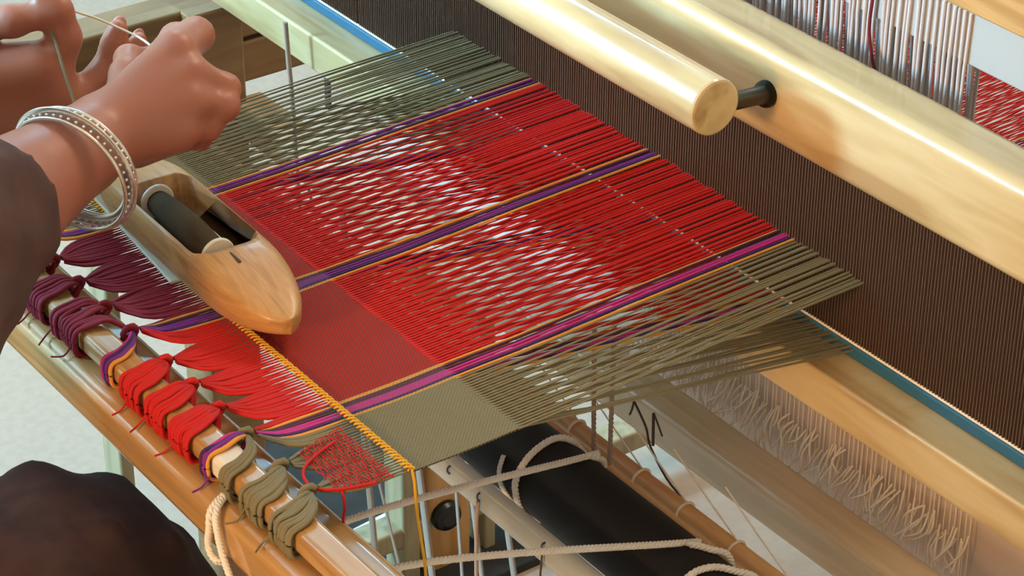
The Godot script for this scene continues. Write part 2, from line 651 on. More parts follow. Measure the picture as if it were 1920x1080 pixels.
func loom_frame() -> void:
	var t := thing("loom_frame", "pale wooden loom frame with breast beam, crossbars and far side posts on the floor", "loom")
	beam("breast_beam", -0.75, 0.70, 0.847, 0.886, -0.235, -0.172, 0.011, M.beech, t)
	beam("crossbar", -0.75, 0.70, 0.660, 0.696, 0.240, 0.278, 0.006, M.maple_plain, t)
	beam("front_crossbar", -0.75, 0.70, 0.7255, 0.750, 0.022, 0.0335, 0.005, M.grey_wood, t).set_meta("label", "grey varnished crossbar with hooks")
	# far side frame
	for s in [[0.757, 0.803], [0.709, 0.753]]:
		beam("side_rail", 0.700, 0.745, s[0], s[1], -0.30, 1.25, 0.004, M.frame_wood, t, 2)
	beam("side_post", 0.685, 0.745, 0.0, 0.803, 0.193, 0.252, 0.004, M.frame_wood, t, 1)
	beam("side_post", 0.700, 0.740, 0.0, 0.71, 0.433, 0.457, 0.004, M.khaki, t, 1)
	beam("side_post", 0.700, 0.745, 0.0, 0.71, 0.470, 0.530, 0.010, M.post_wood, t, 1)
	beam("side_post", 0.700, 0.740, 0.0, 0.71, 0.548, 0.564, 0.004, M.khaki, t, 1)
	beam("side_post", 0.700, 0.740, 0.0, 0.71, 0.088, 0.104, 0.004, M.khaki, t, 1)
	beam("side_stretcher", 0.702, 0.738, 0.060, 0.088, -0.25, 1.2, 0.004, M.khaki, t, 2)
	for z in [-0.26, 1.2]:
		beam("side_post", 0.700, 0.750, 0.0, 0.845, z, z + 0.05, 0.004, M.frame_wood, t, 1)
		beam("side_post", -0.80, -0.75, 0.0, 0.88, z, z + 0.05, 0.004, M.frame_wood, t, 1)
	for s in [[0.801, 0.846], [0.10, 0.15]]:
		beam("side_rail", -0.80, -0.76, s[0], s[1], -0.30, 1.25, 0.004, M.frame_wood, t, 2)
	beam("back_beam", -0.75, 0.70, 0.85, 0.90, 1.18, 1.24, 0.012, M.beech, t)
	# black bolt head on the far post
	var k := put("bolt_head", lathe_x([[0.0, 0.0], [0.0, 0.010], [0.003, 0.0165], [0.008, 0.019], [0.014, 0.019], [0.014, 0.0]], 28), M.black, t, V(0.686, 0.088, 0.490))
	k.set_meta("label", "black round bolt head")
	# hooks on the grey crossbar
	for h in [V(-0.034, 0.741, 0.0225), V(-0.1125, 0.744, 0.0225), V(0.004, 0.743, 0.0225)]:
		put("hook", tube(smooth([h + V(0, 0.003, 0.004), h + V(0, 0.003, -0.002), h + V(-0.001, 0.0, -0.0035), h + V(-0.003, -0.0015, -0.0025)], 4), 0.0008, 6), M.iron, t)

func cloth_roller() -> void:
	var t := thing("cloth_roller", "black cloth covered roller under the woven web with white ropes on it", "roller", V(0, 0.715, 0.1))
	put("drum", lathe_x([[-0.72, 0.0], [-0.72, 0.029], [-0.718, 0.031], [0.67, 0.031], [0.672, 0.029], [0.672, 0.0]], 48), M.black_cloth, t)
	beam("edge_lath", -0.72, 0.67, 0.0045, 0.0095, 0.0335, 0.0395, 0.002, M.honey, t).set_meta("label", "thin tan lath along the roller")
	put("axle", lathe_x([[-0.765, 0.0], [-0.765, 0.01], [0.70, 0.01], [0.70, 0.0]], 16), M.iron, t)

func roll_pt(x: float, deg: float, r: float) -> Vector3:
	return V(x, 0.715 + sin(deg_to_rad(deg)) * r, 0.1 + cos(deg_to_rad(deg)) * r)

func lower_dowel() -> void:
	var t := thing("dowel", "honey coloured round dowel lashed with pale cord beside the black roller", "dowel", V(0, 0.709, 0.160))
	put("rod", lathe_x([[-0.72, 0.0], [-0.72, 0.0065], [-0.719, 0.0075], [0.669, 0.0075], [0.67, 0.0065], [0.67, 0.0]], 24), M.honey, t)
	for x in [0.03, -0.0507, -0.103, -0.1613, -0.22]:
		var ring := []
		for i in 15:
			var a := TAU * i / 14.0
			ring.append(V(x + 0.0012 * sin(a * 0.5), cos(a) * 0.0085, sin(a) * 0.0085))
		put("lashing", tube(ring, 0.0012, 6), M.tail, t)
		put("lashing_cord", tube([V(x, 0.0085, 0.001), V(x + 0.035, 0.027, 0.0), V(x + 0.075, 0.048, 0.0)], 0.0007, 5), M.tail, t)

func beater() -> void:
	var t := thing("beater", "pale maple beater holding the dark reed above the shuttle race", "beater")
	beam("shuttle_race", -0.70, 0.695, 0.811, 0.846, 0.220, 0.272, 0.003, M.maple, t)
	beam("top_cap", -0.70, 0.695, 0.990, 1.060, 0.232, 0.278, 0.010, M.maple, t).set_meta("label", "pale grained maple cap above the reed")
	# reed
	var reed := beam("reed_rim", -0.66, 0.68, 0.8465, 0.8570, 0.2500, 0.2590, 0.002, M.blue_tape, t)
	reed.set_meta("label", "blue tape along the lower reed edge")
	var c := reed.position
	put("reed_cord", bar(V(1.34, 0.0022, 0.0022), 0.001, 0), M.tail, reed, V(0, 0.0062, -0.002))
	var dm := bar(V(0.0009, 0.158, 0.0055), 0.0003, 1, 2)
	var nd := 298
	for i in nd:
		put("reed_dent", dm, M.steel, t, V(-0.385 + i * 0.0029 + rng.randf_range(-0.0002, 0.0002), 0.925, 0.2545))
	# dents past the frame's edge, joined
	var st := begin()
	for i in 160:
		add_bar(st, V(-0.385 - (i + 1) * 0.0029 if i < 90 else 0.4792 + (i - 89) * 0.0029, 0.925, 0.2545), V(0.0009, 0.158, 0.0055), 0.0003, 1, 1)
	put("reed_dents_beyond", st.commit(), M.steel, t).set_meta("kind", "stuff")
	# handle roller, held by pegs
	var h := put("handle_roller", lathe_x([[-0.107, 0.0], [-0.107, 0.0185], [-0.1062, 0.0200], [-0.1045, 0.0205], [0.66, 0.0205], [0.661, 0.0195], [0.661, 0.0]], 56), M.maple, t, V(0, 1.045, 0.165))
	h.set_meta("label", "smooth round maple handle in front of the cap")
	for x in [[-0.098, -0.0835], [0.47, 0.484]]:
		var a := V(x[0], -0.004, 0.010)
		var b := V(x[1], -0.018, 0.0675)
		var d := (b - a).normalized()
		put("peg", tube([a, b - d * 0.008, b - d * 0.006, b - d * 0.004, b - d * 0.001, b], [0.0062, 0.0066, 0.0075, 0.0098, 0.0100, 0.0094], 24), M.black, h).set_meta("label", "black flared peg")
	# steel bracket and end swords
	beam("bracket", 0.482, 0.490, 0.780, 0.812, 0.221, 0.224, 0.001, M.iron, t, 1)
	for x in [-0.70, 0.668]:
		beam("sword", x, x + 0.025, 0.83, 1.75, 0.262, 0.290, 0.004, M.maple_plain, t, 1)

func heddle_shafts() -> void:
	for k in 3:
		var z: float = 0.312 + 0.036 * k
		var lab: String = ["front heddle shaft with white slat, white heddles and cut thread ends below", "middle heddle shaft, its white heddles behind the front shaft", "rear heddle shaft, farthest from the reed"][k]
		var t := thing("heddle_shaft", lab, "heddle shaft", Vector3.ZERO, "heddle shafts behind the beater")
		var up: float = 1.811 - 0.6125 * (z + 0.832)
		beam("upper_slat", -0.42, 0.52, up - 0.038, up, z - 0.003, z + 0.003, 0.0015, M.white_slat, t).set_meta("label", "white upper slat")
		beam("upper_rail", -0.45, 0.55, up + 0.001, up + 0.05, z - 0.008, z + 0.008, 0.003, M.beech, t)
		beam("lower_slat", -0.45, 0.55, 0.60, 0.775, z + 0.004, z + 0.012, 0.002, M.pale_slat, t)
		# heddles: loop over the slat, down past the warp to the lower slat
		var n := 100
		for i in n:
			var x: float = -0.196 + k * 0.0270 + i * 0.0056 + rng.randf_range(-0.0019, 0.0019)
			var dx := rng.randf_range(-0.006, 0.006)
			var g := rng.randf_range(0.7, 1.1)
			var st := begin()
			add_tube(st, [V(x, up + 0.001, z), V(x, up - 0.001, z - 0.004), V(x + dx * 0.2, up - 0.040, z - 0.0042), V(x + dx, 0.93, z - 0.001), V(x + dx, 0.905, z)], [0.0012 * g, 0.0017 * g, 0.0017 * g, 0.0011, 0.0008], 5)
			add_tube(st, [V(x + dx, 0.905, z), V(x + dx * 0.6, 0.86, z), V(x, 0.77, z + 0.003)], [0.0008, 0.0006, 0.0006], 4)
			put("heddle", st.commit(), M.heddle, t)
		if k == 0:
			# lower strings and cut ends in front of the lower slat
			for i in 74:
				var x: float = 0.13 - i * 0.0052 + rng.randf_range(-0.001, 0.001)
				put("string", tube([V(x, 0.80, z - 0.006), V(x + rng.randf_range(-0.001, 0.001), 0.66, z - 0.005)], 0.0006, 5), M.tail, t)
			for i in 150:
				var x: float = 0.13 - i * 0.00255 + rng.randf_range(-0.002, 0.002)
				var y: float = 0.707 + rng.randf_range(-0.009, 0.010)
				var l := rng.randf_range(0.012, 0.034)
				var s := rng.randf_range(-0.014, 0.012)
				var bow := rng.randf_range(-0.006, 0.006)
				put("thread_end", tube(smooth([V(x, y, z - 0.007), V(x + s * 0.2 + bow, y - l * 0.5, z - 0.013 - rng.randf() * 0.005), V(x + s, y - l, z - 0.014 - rng.randf() * 0.012)], 4), [0.0009, 0.0009, 0.0009, 0.0009, 0.0009, 0.0009, 0.0009, 0.0008, 0.0007], 5), M.tail, t)

# ---------------------------------------------------------------- the web
# colours across the warp, from the near selvedge
var zones := [[-0.0955, "olive"], [-0.0932, "gold"], [-0.0905, "indigo"], [-0.0835, "magenta"], [-0.0785, "plum"], [-0.0752, "gold"], [0.0580, "red"], [0.0606, "gold"],
	[0.0636, "indigo"], [0.0700, "violet"], [0.0735, "plum"], [0.0762, "gold"], [0.2125, "red"], [0.2150, "gold"], [0.2185, "plum"], [0.2250, "violet"], [0.2275, "gold"], [0.336, "olive"]]

func zone(x: float) -> String:
	for z in zones:
		if x < z[0]:
			return z[1]
	return "olive"

func weaving() -> void:
	var t := thing("weaving", "red, olive and purple striped web with open warp threads running to the reed", "weaving")
	# woven web, one piece for each colour band
	var weft := Color(0.46, 0.42, 0.31)
	var wc := {"olive": Color(0.52, 0.50, 0.39), "gold": Color(0.86, 0.62, 0.26), "indigo": Color(0.22, 0.12, 0.36), "magenta": Color(0.72, 0.18, 0.54), "plum": Color(0.30, 0.14, 0.26), "red": Color(0.74, 0.07, 0.06), "violet": Color(0.48, 0.18, 0.56)}
	var wm := {}
	for c in wc:
		wm[c] = weave(3, wc[c], Color(0.46, 0.20, 0.14) if c == "red" else weft if c == "olive" else wc[c].lerp(weft, 0.35))
	var x0 := -0.168
	for z in zones:
		put("woven_band", sheet(x0, z[0], -0.124, -0.041, 0.9006), wm[z[1]], t).set_meta("label", "%s woven band" % z[1])
		x0 = z[0]
	# warp threads: four to a dent, two up and two down in the open shed
	var pitch := 0.001478
	var count := 341
	var stuff := {}
	var lower := 0
	for j in count:
		var x := -0.1675 + j * pitch
		var c := zone(x)
		if c == "red" and x > 0.10 and x < 0.2 and rng.randf() < 0.12: c = "crimson"
		var d := j / 4
		var q := j % 4
		var up := q % 2 == 0
		var rx := x - 0.005 + rng.randf_range(-0.0004, 0.0004)
		var cl := -0.1675 + (d * 4 + 1.5) * pitch - 0.003 + (-1.0 if q < 2 else 1.0) * (0.00055 if up else 0.0002) + rng.randf_range(-0.0003, 0.0003)
		var y := (0.910 if up else 0.8545) + rng.randf_range(-0.0015, 0.0015)
		if not up:
			var d2 := j / 8
			var q2: float = (j % 8) / 2
			cl = -0.1675 + (d2 * 8 + 3.5) * pitch - 0.003 + (q2 - 1.5) * 0.0011 + rng.randf_range(-0.0003, 0.0003)
		var plain := c == "red" or c == "crimson" or c == "olive"
		if not plain: cl = lerpf(lerpf(x, rx, 0.5), cl, 0.35)
		var pts := []
		for s in [[0.0, 0.0], [0.10, 0.25], [0.20, 0.9], [0.36, 1.0], [0.56, 1.0], [0.72, 0.35], [1.0, 0.0]]:
			pts.append(V(lerpf(lerpf(x, rx, s[0]), cl, s[1]), lerpf(0.9, y, s[0]), lerpf(-0.042, 0.2545, s[0])))
		if not up: y += 0.001
		var rr := [0.00078, 0.00072, 0.00064, 0.00060, 0.00062, 0.00085, 0.00100]
		if not plain: rr = [0.00085, 0.00090, 0.00092, 0.00092, 0.00092, 0.00095, 0.00105]
		if up or lower < 128:
			put("warp_thread", tube(pts, rr, 6), M[c], t)
			if not up: lower += 1
		else:
			if not stuff.has(c): stuff[c] = begin()
			add_tube(stuff[c], pts, rr, 6)
	for c in stuff:
		put("more_warp_threads", stuff[c].commit(), M[c], t).set_meta("kind", "stuff")
	# warp behind the reed, through the heddles to the back beam
	var back := {}
	for j in count:
		var x := -0.1675 + j * pitch
		var c := zone(x)
		if not back.has(c): back[c] = begin()
		var y := 0.910 if j % 2 == 0 else 0.8545
		var zz: float = 0.312 + 0.036 * (j % 3)
		add_tube(back[c], [V(x - 0.005, y, 0.2545), V(x - 0.003, lerpf(y, 0.905, 0.35), zz), V(x, 0.903 + rng.randf_range(-0.001, 0.001), 0.62), V(x, 0.9025, 1.20)], 0.0007, 4)
	for c in back:
		put("rear_warp_threads", back[c].commit(), M[c], t).set_meta("kind", "stuff")
	# weft header line: two yellow yarns twisted across the web
	var st := begin()
	for q in 2:
		var path := []
		for i in 340:
			var x := lerpf(0.335, -0.168, i / 339.0)
			var a := TAU * x / 0.0078 + PI * q
			path.append(V(x, 0.9024 + 0.0012 * sin(a), -0.1250 + 0.0026 * cos(a)))
		add_tube(st, path, 0.00075, 5)
	put("twined_yarn", st.commit(), M.yellow, t).set_meta("label", "yellow yarns twined across the web")
	put("yarn_tail", tube(smooth([V(-0.1676, 0.9022, -0.1245), V(-0.1695, 0.893, -0.124), V(-0.1690, 0.881, -0.123), V(-0.1705, 0.868, -0.123), V(-0.1750, 0.849, -0.123), V(-0.1790, 0.830, -0.123), V(-0.180, 0.80, -0.123)], 6), 0.0011, 6), M.yellow, t)

func breast_rod() -> void:
	var t := thing("apron_rod", "squared wooden rod on the breast beam that the warp ends are tied round", "rod", V(0, 0.8975, -0.2112))
	put("rod", bar(V(0.94, 0.0165, 0.0205), 0.0045, 0), M.beech, t, V(0.02, 0, 0))
	put("white_wrap", bar(V(0.020, 0.0175, 0.0215), 0.0048, 0), M.paper, t, V(-0.0945, 0, 0)).set_meta("label", "white paper wrap")
	# bundles: range at the header, knot x, rod x of its two loops, colours
	var B := [[-0.168, -0.139, -0.154, [-0.168, -0.181], ["olive"], "olive bundle nearest the free end of the rod"],
		[-0.139, -0.108, -0.121, [-0.136, -0.146], ["olive"], "olive bundle second from the free end of the rod"],
		[-0.108, -0.070, -0.078, [-0.084, -0.108], ["violet", "olive"], "bundle with one purple and gold loop and one olive loop"],
		[-0.070, -0.036, -0.042, [-0.043, -0.056], ["red"], "red bundle between the striped bundle and another red bundle"],
		[-0.036, 0.000, -0.008, [-0.011, -0.025], ["red"], "red bundle in the middle of the three red ones"],
		[0.000, 0.040, 0.027, [0.021, 0.008], ["red"], "red bundle beside the purple and crimson bundle"],
		[0.040, 0.080, 0.074, [0.094, 0.048], ["crimson", "violet"], "crimson bundle with a bright purple loop"],
		[0.080, 0.125, 0.112, [0.121, 0.106], ["crimson"], "crimson bundle next to the purple looped one"],
		[0.125, 0.170, 0.152, [0.160, 0.146], ["crimson"], "crimson bundle under the weaver's sleeve"],
		[0.170, 0.212, 0.190, [0.196, 0.184], ["crimson"], "crimson bundle behind the weaver's forearm"],
		[0.212, 0.270, 0.240, [0.246, 0.234], ["violet", "olive"], "purple and olive bundle hidden behind the hands"],
		[0.270, 0.336, 0.300, [0.306, 0.294], ["olive"], "olive bundle at the far selvedge"]]
	for b in B:
		var o := thing("warp_bundle", b[5], "warp bundle", Vector3.ZERO, "warp bundles tied round the rod")
		var kn := V(b[2], 0.9035, -0.188)
		var n := int(round((b[1] - b[0]) / 0.00296))
		for i in n:
			var x: float = lerpf(b[0], b[1], (i + 0.5) / n)
			var c: String = zone(x)
			if c == "red" and x > 0.078: c = "crimson"
			elif c == "gold" and i % 2 == 1: c = "red"
			var off := lerpf(-0.0035, 0.0035, (i + 0.5) / n)
			var rnd := rng.randf_range(-0.0012, 0.0012)
			var sp := [V(x, 0.9006, -0.1235), V(x, 0.9010 + rnd * 0.4, -0.140), V(lerpf(x, b[2], 0.03), 0.9014 + rnd * 0.6, -0.160), V(lerpf(x, b[2], 0.30), 0.9020 + rnd, -0.1735), kn + V(off, rnd, 0.004)]
			put("strand", tube(smooth(sp, 2), [0.00060, 0.00078, 0.00115, 0.0016, 0.0018, 0.0018, 0.0017, 0.0015, 0.0014], 6, 0.7), M[c], o)
		# knot
		var kc: String = b[4][0]
		var ka := []
		for i in 13:
			var a := TAU * i / 12.0 * 1.15
			ka.append(kn + V(0.0022 * sin(a * 0.5) , 0.0052 * cos(a), -0.004 + 0.005 * sin(a)))
		put("knot", tube(ka, 0.0023, 7), M["olive" if kc == "violet" else kc], o)
		# two loops of several strands each round the rod
		for q in 2:
			var lc: String = b[4][q % b[4].size()]
			var xr: float = b[3][q]
			var m := 5
			for s in m:
				var sx: float = (s - (m - 1) / 2.0) * 0.0021 + rng.randf_range(-0.0006, 0.0006)
				var lift := rng.randf_range(0.0, 0.0022)
				var skew := rng.randf_range(-0.002, 0.002)
				var p := [kn + V(0, 0.001, -0.003)]
				var hw := 0.0102 + 0.002 + lift
				var hh := 0.0083 + 0.002 + lift * 0.6
				var cz := -0.2112
				var cy := 0.8975
				p.append(V(lerpf(b[2], xr + sx, 0.75), cy + hh + 0.0015, cz + hw * 0.75))
				p.append(V(xr + sx, cy + hh, cz - hw * 0.1))
				p.append(V(xr + sx + skew, cy + hh * 0.75, cz - hw * 0.92))
				p.append(V(xr + sx + skew, cy - hh * 0.1, cz - hw * 1.06))
				p.append(V(xr + sx + skew * 1.4, cy - hh * 0.95, cz - hw * 0.8))
				p.append(V(xr + sx * 0.8, cy - hh, cz + hw * 0.6))
				p.append(V(lerpf(xr, b[2], 0.6), cy - hh * 0.2, cz + hw * 1.15))
				p.append(kn + V(0, -0.001, -0.002))
				var col := lc
				if lc == "violet" and s == 0: col = "gold"
				elif lc == "violet" and s == 3: col = "indigo"
				elif lc == "violet" and s == 4: col = "magenta"
				put("loop", tube(smooth(p, 5), 0.0018, 7, 0.8), M[col], o)
		# loose ends
		for s in 1:
			var e := V(b[3][s % 2] + rng.randf_range(-0.006, 0.006), 0.893, -0.2255)
			put("loose_end", tube(smooth([e, e + V(rng.randf_range(-0.003, 0.003), -0.006, -0.006), e + V(rng.randf_range(-0.006, 0.006), -0.0068, -0.013)], 3), 0.0007, 5), M[b[4][s % b[4].size()]], o)
	# red weft passes laid in the olive bundles, and the loose red yarn
	var y := thing("red_yarn", "loose red yarn zigzagging through the olive bundles and hanging off the edge", "yarn")
	var zz := []
	for i in 18:
		var z := -0.139 - i * 0.0021
		var a := V(-0.104 - i * 0.0006, 0.9044, z)
		var b := V(-0.170 + i * 0.0004, 0.9044, z - 0.0010)
		for s in 17:
			var f := s / 16.0
			if i % 2 == 1: f = 1.0 - f
			zz.append(a.lerp(b, f) + V(0, 0.0010 * sin(s * PI * 0.5 + i), 0.0003 * sin(s * 2.0)))
	put("weft_pass", tube(zz, 0.00042, 5), M.red, y)
	put("loop", tube(smooth([V(-0.1184, 0.9055, -0.1508), V(-0.1229, 0.9055, -0.1648), V(-0.1304, 0.9055, -0.1794), V(-0.1405, 0.9060, -0.1870), V(-0.1541, 0.9055, -0.1870), V(-0.1631, 0.9050, -0.1746), V(-0.1690, 0.9040, -0.1519)], 6), 0.0011, 6), M.red, y)
	put("tail", tube(smooth([V(-0.1640, 0.9040, -0.174), V(-0.1700, 0.897, -0.176), V(-0.1690, 0.885, -0.177), V(-0.1720, 0.872, -0.178)], 5), 0.0010, 6), M.red, y)

func shuttle() -> void:
	# flat lath left in the web under the shuttle
	var l := thing("lath", "pale flat lath lying across the web beneath the shuttle", "lath", V(0.236, 0.9042, -0.0975))
	put("slat", bar(V(0.25, 0.0028, 0.058), 0.0012, 0), M.lath, l)
	put("ridge", bar(V(0.07, 0.002, 0.006), 0.0009, 0), M.lath, l, V(-0.050, 0.0024, -0.0210))
	l.rotation_degrees.y = -5.5
	# shuttle hull with an open well
	var o := thing("boat_shuttle", "wooden boat shuttle with an olive yarn bobbin resting on the red web", "shuttle", V(0.131, 0.9065, -0.1085))
	o.rotation_degrees.y = -2.0
	var hull := begin()
	var rows := []
	var ns := 48
	for i in ns + 1:
		var u := sin(lerpf(-PI / 2.0, PI / 2.0, float(i) / ns))
		var au := absf(u)
		var x := u * 0.138
		var e := clampf((au - 0.40) / 0.60, 0.0, 1.0)
		var w := 0.0300 * pow(maxf(1.0 - pow(e, 2.3), 0.0), 0.55) + 0.0004
		var top := 0.038 - 0.017 * pow(e, 1.7)
		var bot := 0.009 * pow(e, 2.6)
		var ring := []
		for k in 24:
			var a := TAU * k / 24.0
			var ca := cos(a)
			var sa := sin(a)
			var ex := lerpf(0.40, 0.62, e * e)
			var px := signf(ca) * pow(absf(ca), ex) * w
			var py := signf(sa) * pow(absf(sa), ex)
			var mid := (top + bot) / 2.0
			ring.append(V(x, mid + py * (top - bot) / 2.0, px * (1.0 - 0.10 * (1.0 - py) * 0.5)))
		rows.append(ring)
	hull.set_smooth_group(0)
	for i in ns:
		for k in 24:
			var m := (k + 1) % 24
			for p in [rows[i][k], rows[i + 1][k], rows[i + 1][m], rows[i][k], rows[i + 1][m], rows[i][m]]:
				hull.add_vertex(p)
	for e in [0, ns]:
		var c := Vector3.ZERO
		for p in rows[e]: c += p / 24.0
		for k in 24:
			var tr := [c, rows[e][(k + 1) % 24], rows[e][k]] if e == ns else [c, rows[e][k], rows[e][(k + 1) % 24]]
			for p in tr: hull.add_vertex(p)
	hull.index()
	hull.generate_normals()
	var body := CSGCombiner3D.new()
	body.name = "hull"
	o.add_child(body)
	var outer := CSGMesh3D.new()
	outer.name = "outer"
	outer.mesh = hull.commit()
	outer.material = M.shuttle
	body.add_child(outer)
	var well := CSGPolygon3D.new()
	well.name = "well"
	var poly := PackedVector2Array()
	for c in 4:
		var cx: float = 0.0445 * (1 if c == 0 or c == 3 else -1)
		var cz: float = 0.0108 * (1 if c < 2 else -1)
		for s in 6:
			var a := PI / 2.0 * (c + s / 5.0)
			poly.append(Vector2(cx + cos(a) * 0.0130, cz + sin(a) * 0.0148))
	well.polygon = poly
	well.depth = 0.09
	well.operation = CSGShape3D.OPERATION_SUBTRACTION
	well.material = M.shuttle
	well.smooth_faces = true
	body.add_child(well)
	well.rotation_degrees.x = 90
	well.position = V(0, -0.02, 0)
	# bobbin
	var b := put("bobbin", lathe_x([[-0.044, 0.0], [-0.044, 0.0035], [-0.042, 0.0098], [-0.01, 0.0114], [0.025, 0.0110], [0.044, 0.0088], [0.044, 0.0]], 32), M.bobbin_yarn, o, V(0.002, 0.0260, -0.0045))
	b.set_meta("label", "olive yarn wound on a bobbin")
	for x in [-0.0475, 0.0445]:
		put("flange", lathe_x([[0.0, 0.0], [0.0, 0.0122], [0.0008, 0.0130], [0.0022, 0.0130], [0.003, 0.0122], [0.003, 0.0]], 32), M.plastic, b, V(x, 0, 0))
	put("spindle", lathe_x([[-0.0700, 0.0], [-0.0700, 0.0011], [0.0600, 0.0011], [0.0600, 0.0]], 10), M.iron, b)
	put("spindle_slot", bar(V(0.020, 0.0016, 0.0020), 0.0005, 0), M.cord_brown, o, V(-0.0675, 0.0368, -0.0045))

func cords() -> void:
	# white ropes from the rod round the beam to the roller
	var t := thing("apron_rope", "white braided rope to the black roller, nearest the woven web", "rope", Vector3.ZERO, "white ropes to the roller")
	var p := [V(-0.095, 0.800, -0.20), V(-0.0825, 0.8097, -0.12)]
	p.append(roll_pt(-0.0455, 84, 0.0335))
	p.append(roll_pt(-0.0450, 62, 0.0335)); p.append(roll_pt(-0.040, 20, 0.0335)); p.append(roll_pt(-0.030, -60, 0.0335)); p.append(roll_pt(-0.020, -130, 0.0335)); p.append(roll_pt(-0.016, 172, 0.0335))
	p.append(roll_pt(-0.015, 131, 0.0335)); p.append(roll_pt(-0.0145, 88, 0.0335)); p.append(roll_pt(-0.019, 60, 0.0335)); p.append(roll_pt(-0.02, 10, 0.0335))
	put("rope", rope(p, 0.0026, 0.010), M.cord_white, t)
	put("rope_end", rope([roll_pt(0.007, 146, 0.033), roll_pt(0.005, 168, 0.0335), roll_pt(0.0, -172, 0.0335), roll_pt(-0.008, -135, 0.0335)], 0.0018, 0.008), M.cord_white, t)
	t = thing("apron_rope", "white braided rope to the black roller, second from the woven web", "rope", Vector3.ZERO, "white ropes to the roller")
	p = [V(-0.150, 0.800, -0.20), V(-0.1468, 0.8109, -0.12), roll_pt(-0.168, 96, 0.0335), roll_pt(-0.174, 84, 0.0335), roll_pt(-0.184, 66, 0.0335), roll_pt(-0.193, 40, 0.0335), roll_pt(-0.195, -40, 0.0335), roll_pt(-0.196, -130, 0.0335), roll_pt(-0.197, 170, 0.0335), roll_pt(-0.198, 123, 0.0335), roll_pt(-0.203, 94, 0.0335), roll_pt(-0.214, 72, 0.0335), roll_pt(-0.225, 40, 0.0335), roll_pt(-0.23, -30, 0.0335)]
	put("rope", rope(p, 0.0026, 0.010), M.cord_white, t)
	t = thing("rod_rope", "white rope loop slung from the rod down the front of the breast beam", "rope")
	put("strand", rope([V(-0.1050, 0.886, -0.196), V(-0.1055, 0.8905, -0.2140), V(-0.1060, 0.8885, -0.2245), V(-0.1101, 0.884, -0.2370), V(-0.1125, 0.872, -0.2405), V(-0.1100, 0.8600, -0.2405), V(-0.1135, 0.8525, -0.2405), V(-0.1217, 0.8515, -0.2400)], 0.0024, 0.008), M.cord_white, t)
	put("strand", rope([V(-0.1080, 0.886, -0.196), V(-0.1080, 0.8905, -0.2150), V(-0.1090, 0.8890, -0.2260), V(-0.1170, 0.8860, -0.2375), V(-0.1230, 0.8760, -0.2405), V(-0.1290, 0.8597, -0.2405), V(-0.1390, 0.845, -0.2400), V(-0.150, 0.825, -0.235)], 0.0023, 0.008), M.cord_white, t)
	# treadle cords hanging from the crossbar
	var C := [[V(0.4930, 0.3487, 0.258), V(0.4823, 0.252, 0.258), 0.0042, "broad grey treadle cord farthest along the crossbar"],
		[V(0.4732, 0.3603, 0.258), V(0.4467, 0.2942, 0.258), 0.0020, "thin slanting grey treadle cord beside the broad one"],
		[V(0.4011, 0.4148, 0.258), V(0.3806, 0.2991, 0.258), 0.0042, "broad grey treadle cord beside the tan post"],
		[V(0.3383, 0.4235, 0.258), V(0.3293, 0.3314, 0.258), 0.0020, "thin grey treadle cord crossing the black bolt head"],
		[V(0.3112, 0.4272, 0.258), V(0.2966, 0.352, 0.258), 0.0030, "grey treadle cord just past the black bolt head"],
		[V(0.2542, 0.4248, 0.258), V(0.2446, 0.3847, 0.258), 0.0036, "grey treadle cord close to the hooked crossbar"]]
	for c in C:
		var d: Vector3 = (c[1] - c[0]).normalized()
		var a: Vector3 = c[0] - d * ((0.66 - c[0].y) / -d.y) * -1.0 if false else c[0] + d * ((0.66 - c[0].y) / d.y)
		var b: Vector3 = c[0] + d * ((0.09 - c[0].y) / d.y)
		var o := put("treadle_cord", tube([a, c[0].lerp(c[1], 0.5), b], c[2] * 1.25, 8, 0.45, Vector3.BACK), M.cord_grey)
		tag(o, c[3], "cord", "treadle cords under the loom")
	var o1 := put("hook_cord", tube([V(-0.0355, 0.7385, 0.0192), V(-0.0345, 0.720, 0.0185), V(-0.0345, 0.40, 0.0185)], 0.0016, 6), M.cord_grey)
	tag(o1, "grey cord hanging from the middle hook of the grey crossbar", "cord")
	var o3 := put("hook_cord", tube([V(-0.1140, 0.7415, 0.0192), V(-0.113, 0.722, 0.0185), V(-0.113, 0.40, 0.0185)], 0.0008, 6), M.cord_brown)
	tag(o3, "thin brown cord hanging from the nearest hook of the grey crossbar", "cord")
	var i := 0
	for q in [[V(-0.0148, 0.85, 0.1385), V(-0.0183, 0.7245, 0.1385)], [V(-0.0385, 0.85, 0.1385), V(-0.0382, 0.7245, 0.1385)]]:
		var o2 := put("tie_cord", rope([q[0], q[1]], 0.0019, 0.012), M.cord_grey)
		tag(o2, ["grey cord rising from the roller lath, nearer the woven edge", "grey cord rising from the roller lath, nearer the crossbar"][i], "cord", "cords on the roller lath")
		i += 1
	for x in [[0.5177, 0.5119, 0.20]]:
		var o2 := put("race_cord", tube([V(x[0], 0.86, 0.20), V(x[1], 0.789, 0.20), V(x[1] - 0.01, 0.55, 0.20)], 0.0024, 8), M.cord_grey)
		tag(o2, "pale grey cord below the far end of the shuttle race", "cord")
	var dk := thing("dark_yarn", "dark yarn ends dangling in front of the crossbar below the warp", "yarn")
	put("long_strand", tube(smooth([V(0.0106, 0.7312, 0.20), V(-0.0048, 0.7158, 0.20), V(-0.0123, 0.6999, 0.20), V(-0.0385, 0.6797, 0.20), V(-0.0843, 0.6690, 0.20), V(-0.11, 0.65, 0.2)], 5), 0.0010, 5), M.cord_brown, dk)
	put("strand", tube([V(-0.0137, 0.7331, 0.20), V(-0.0147, 0.7038, 0.20)], 0.0013, 5), M.cord_brown, dk)
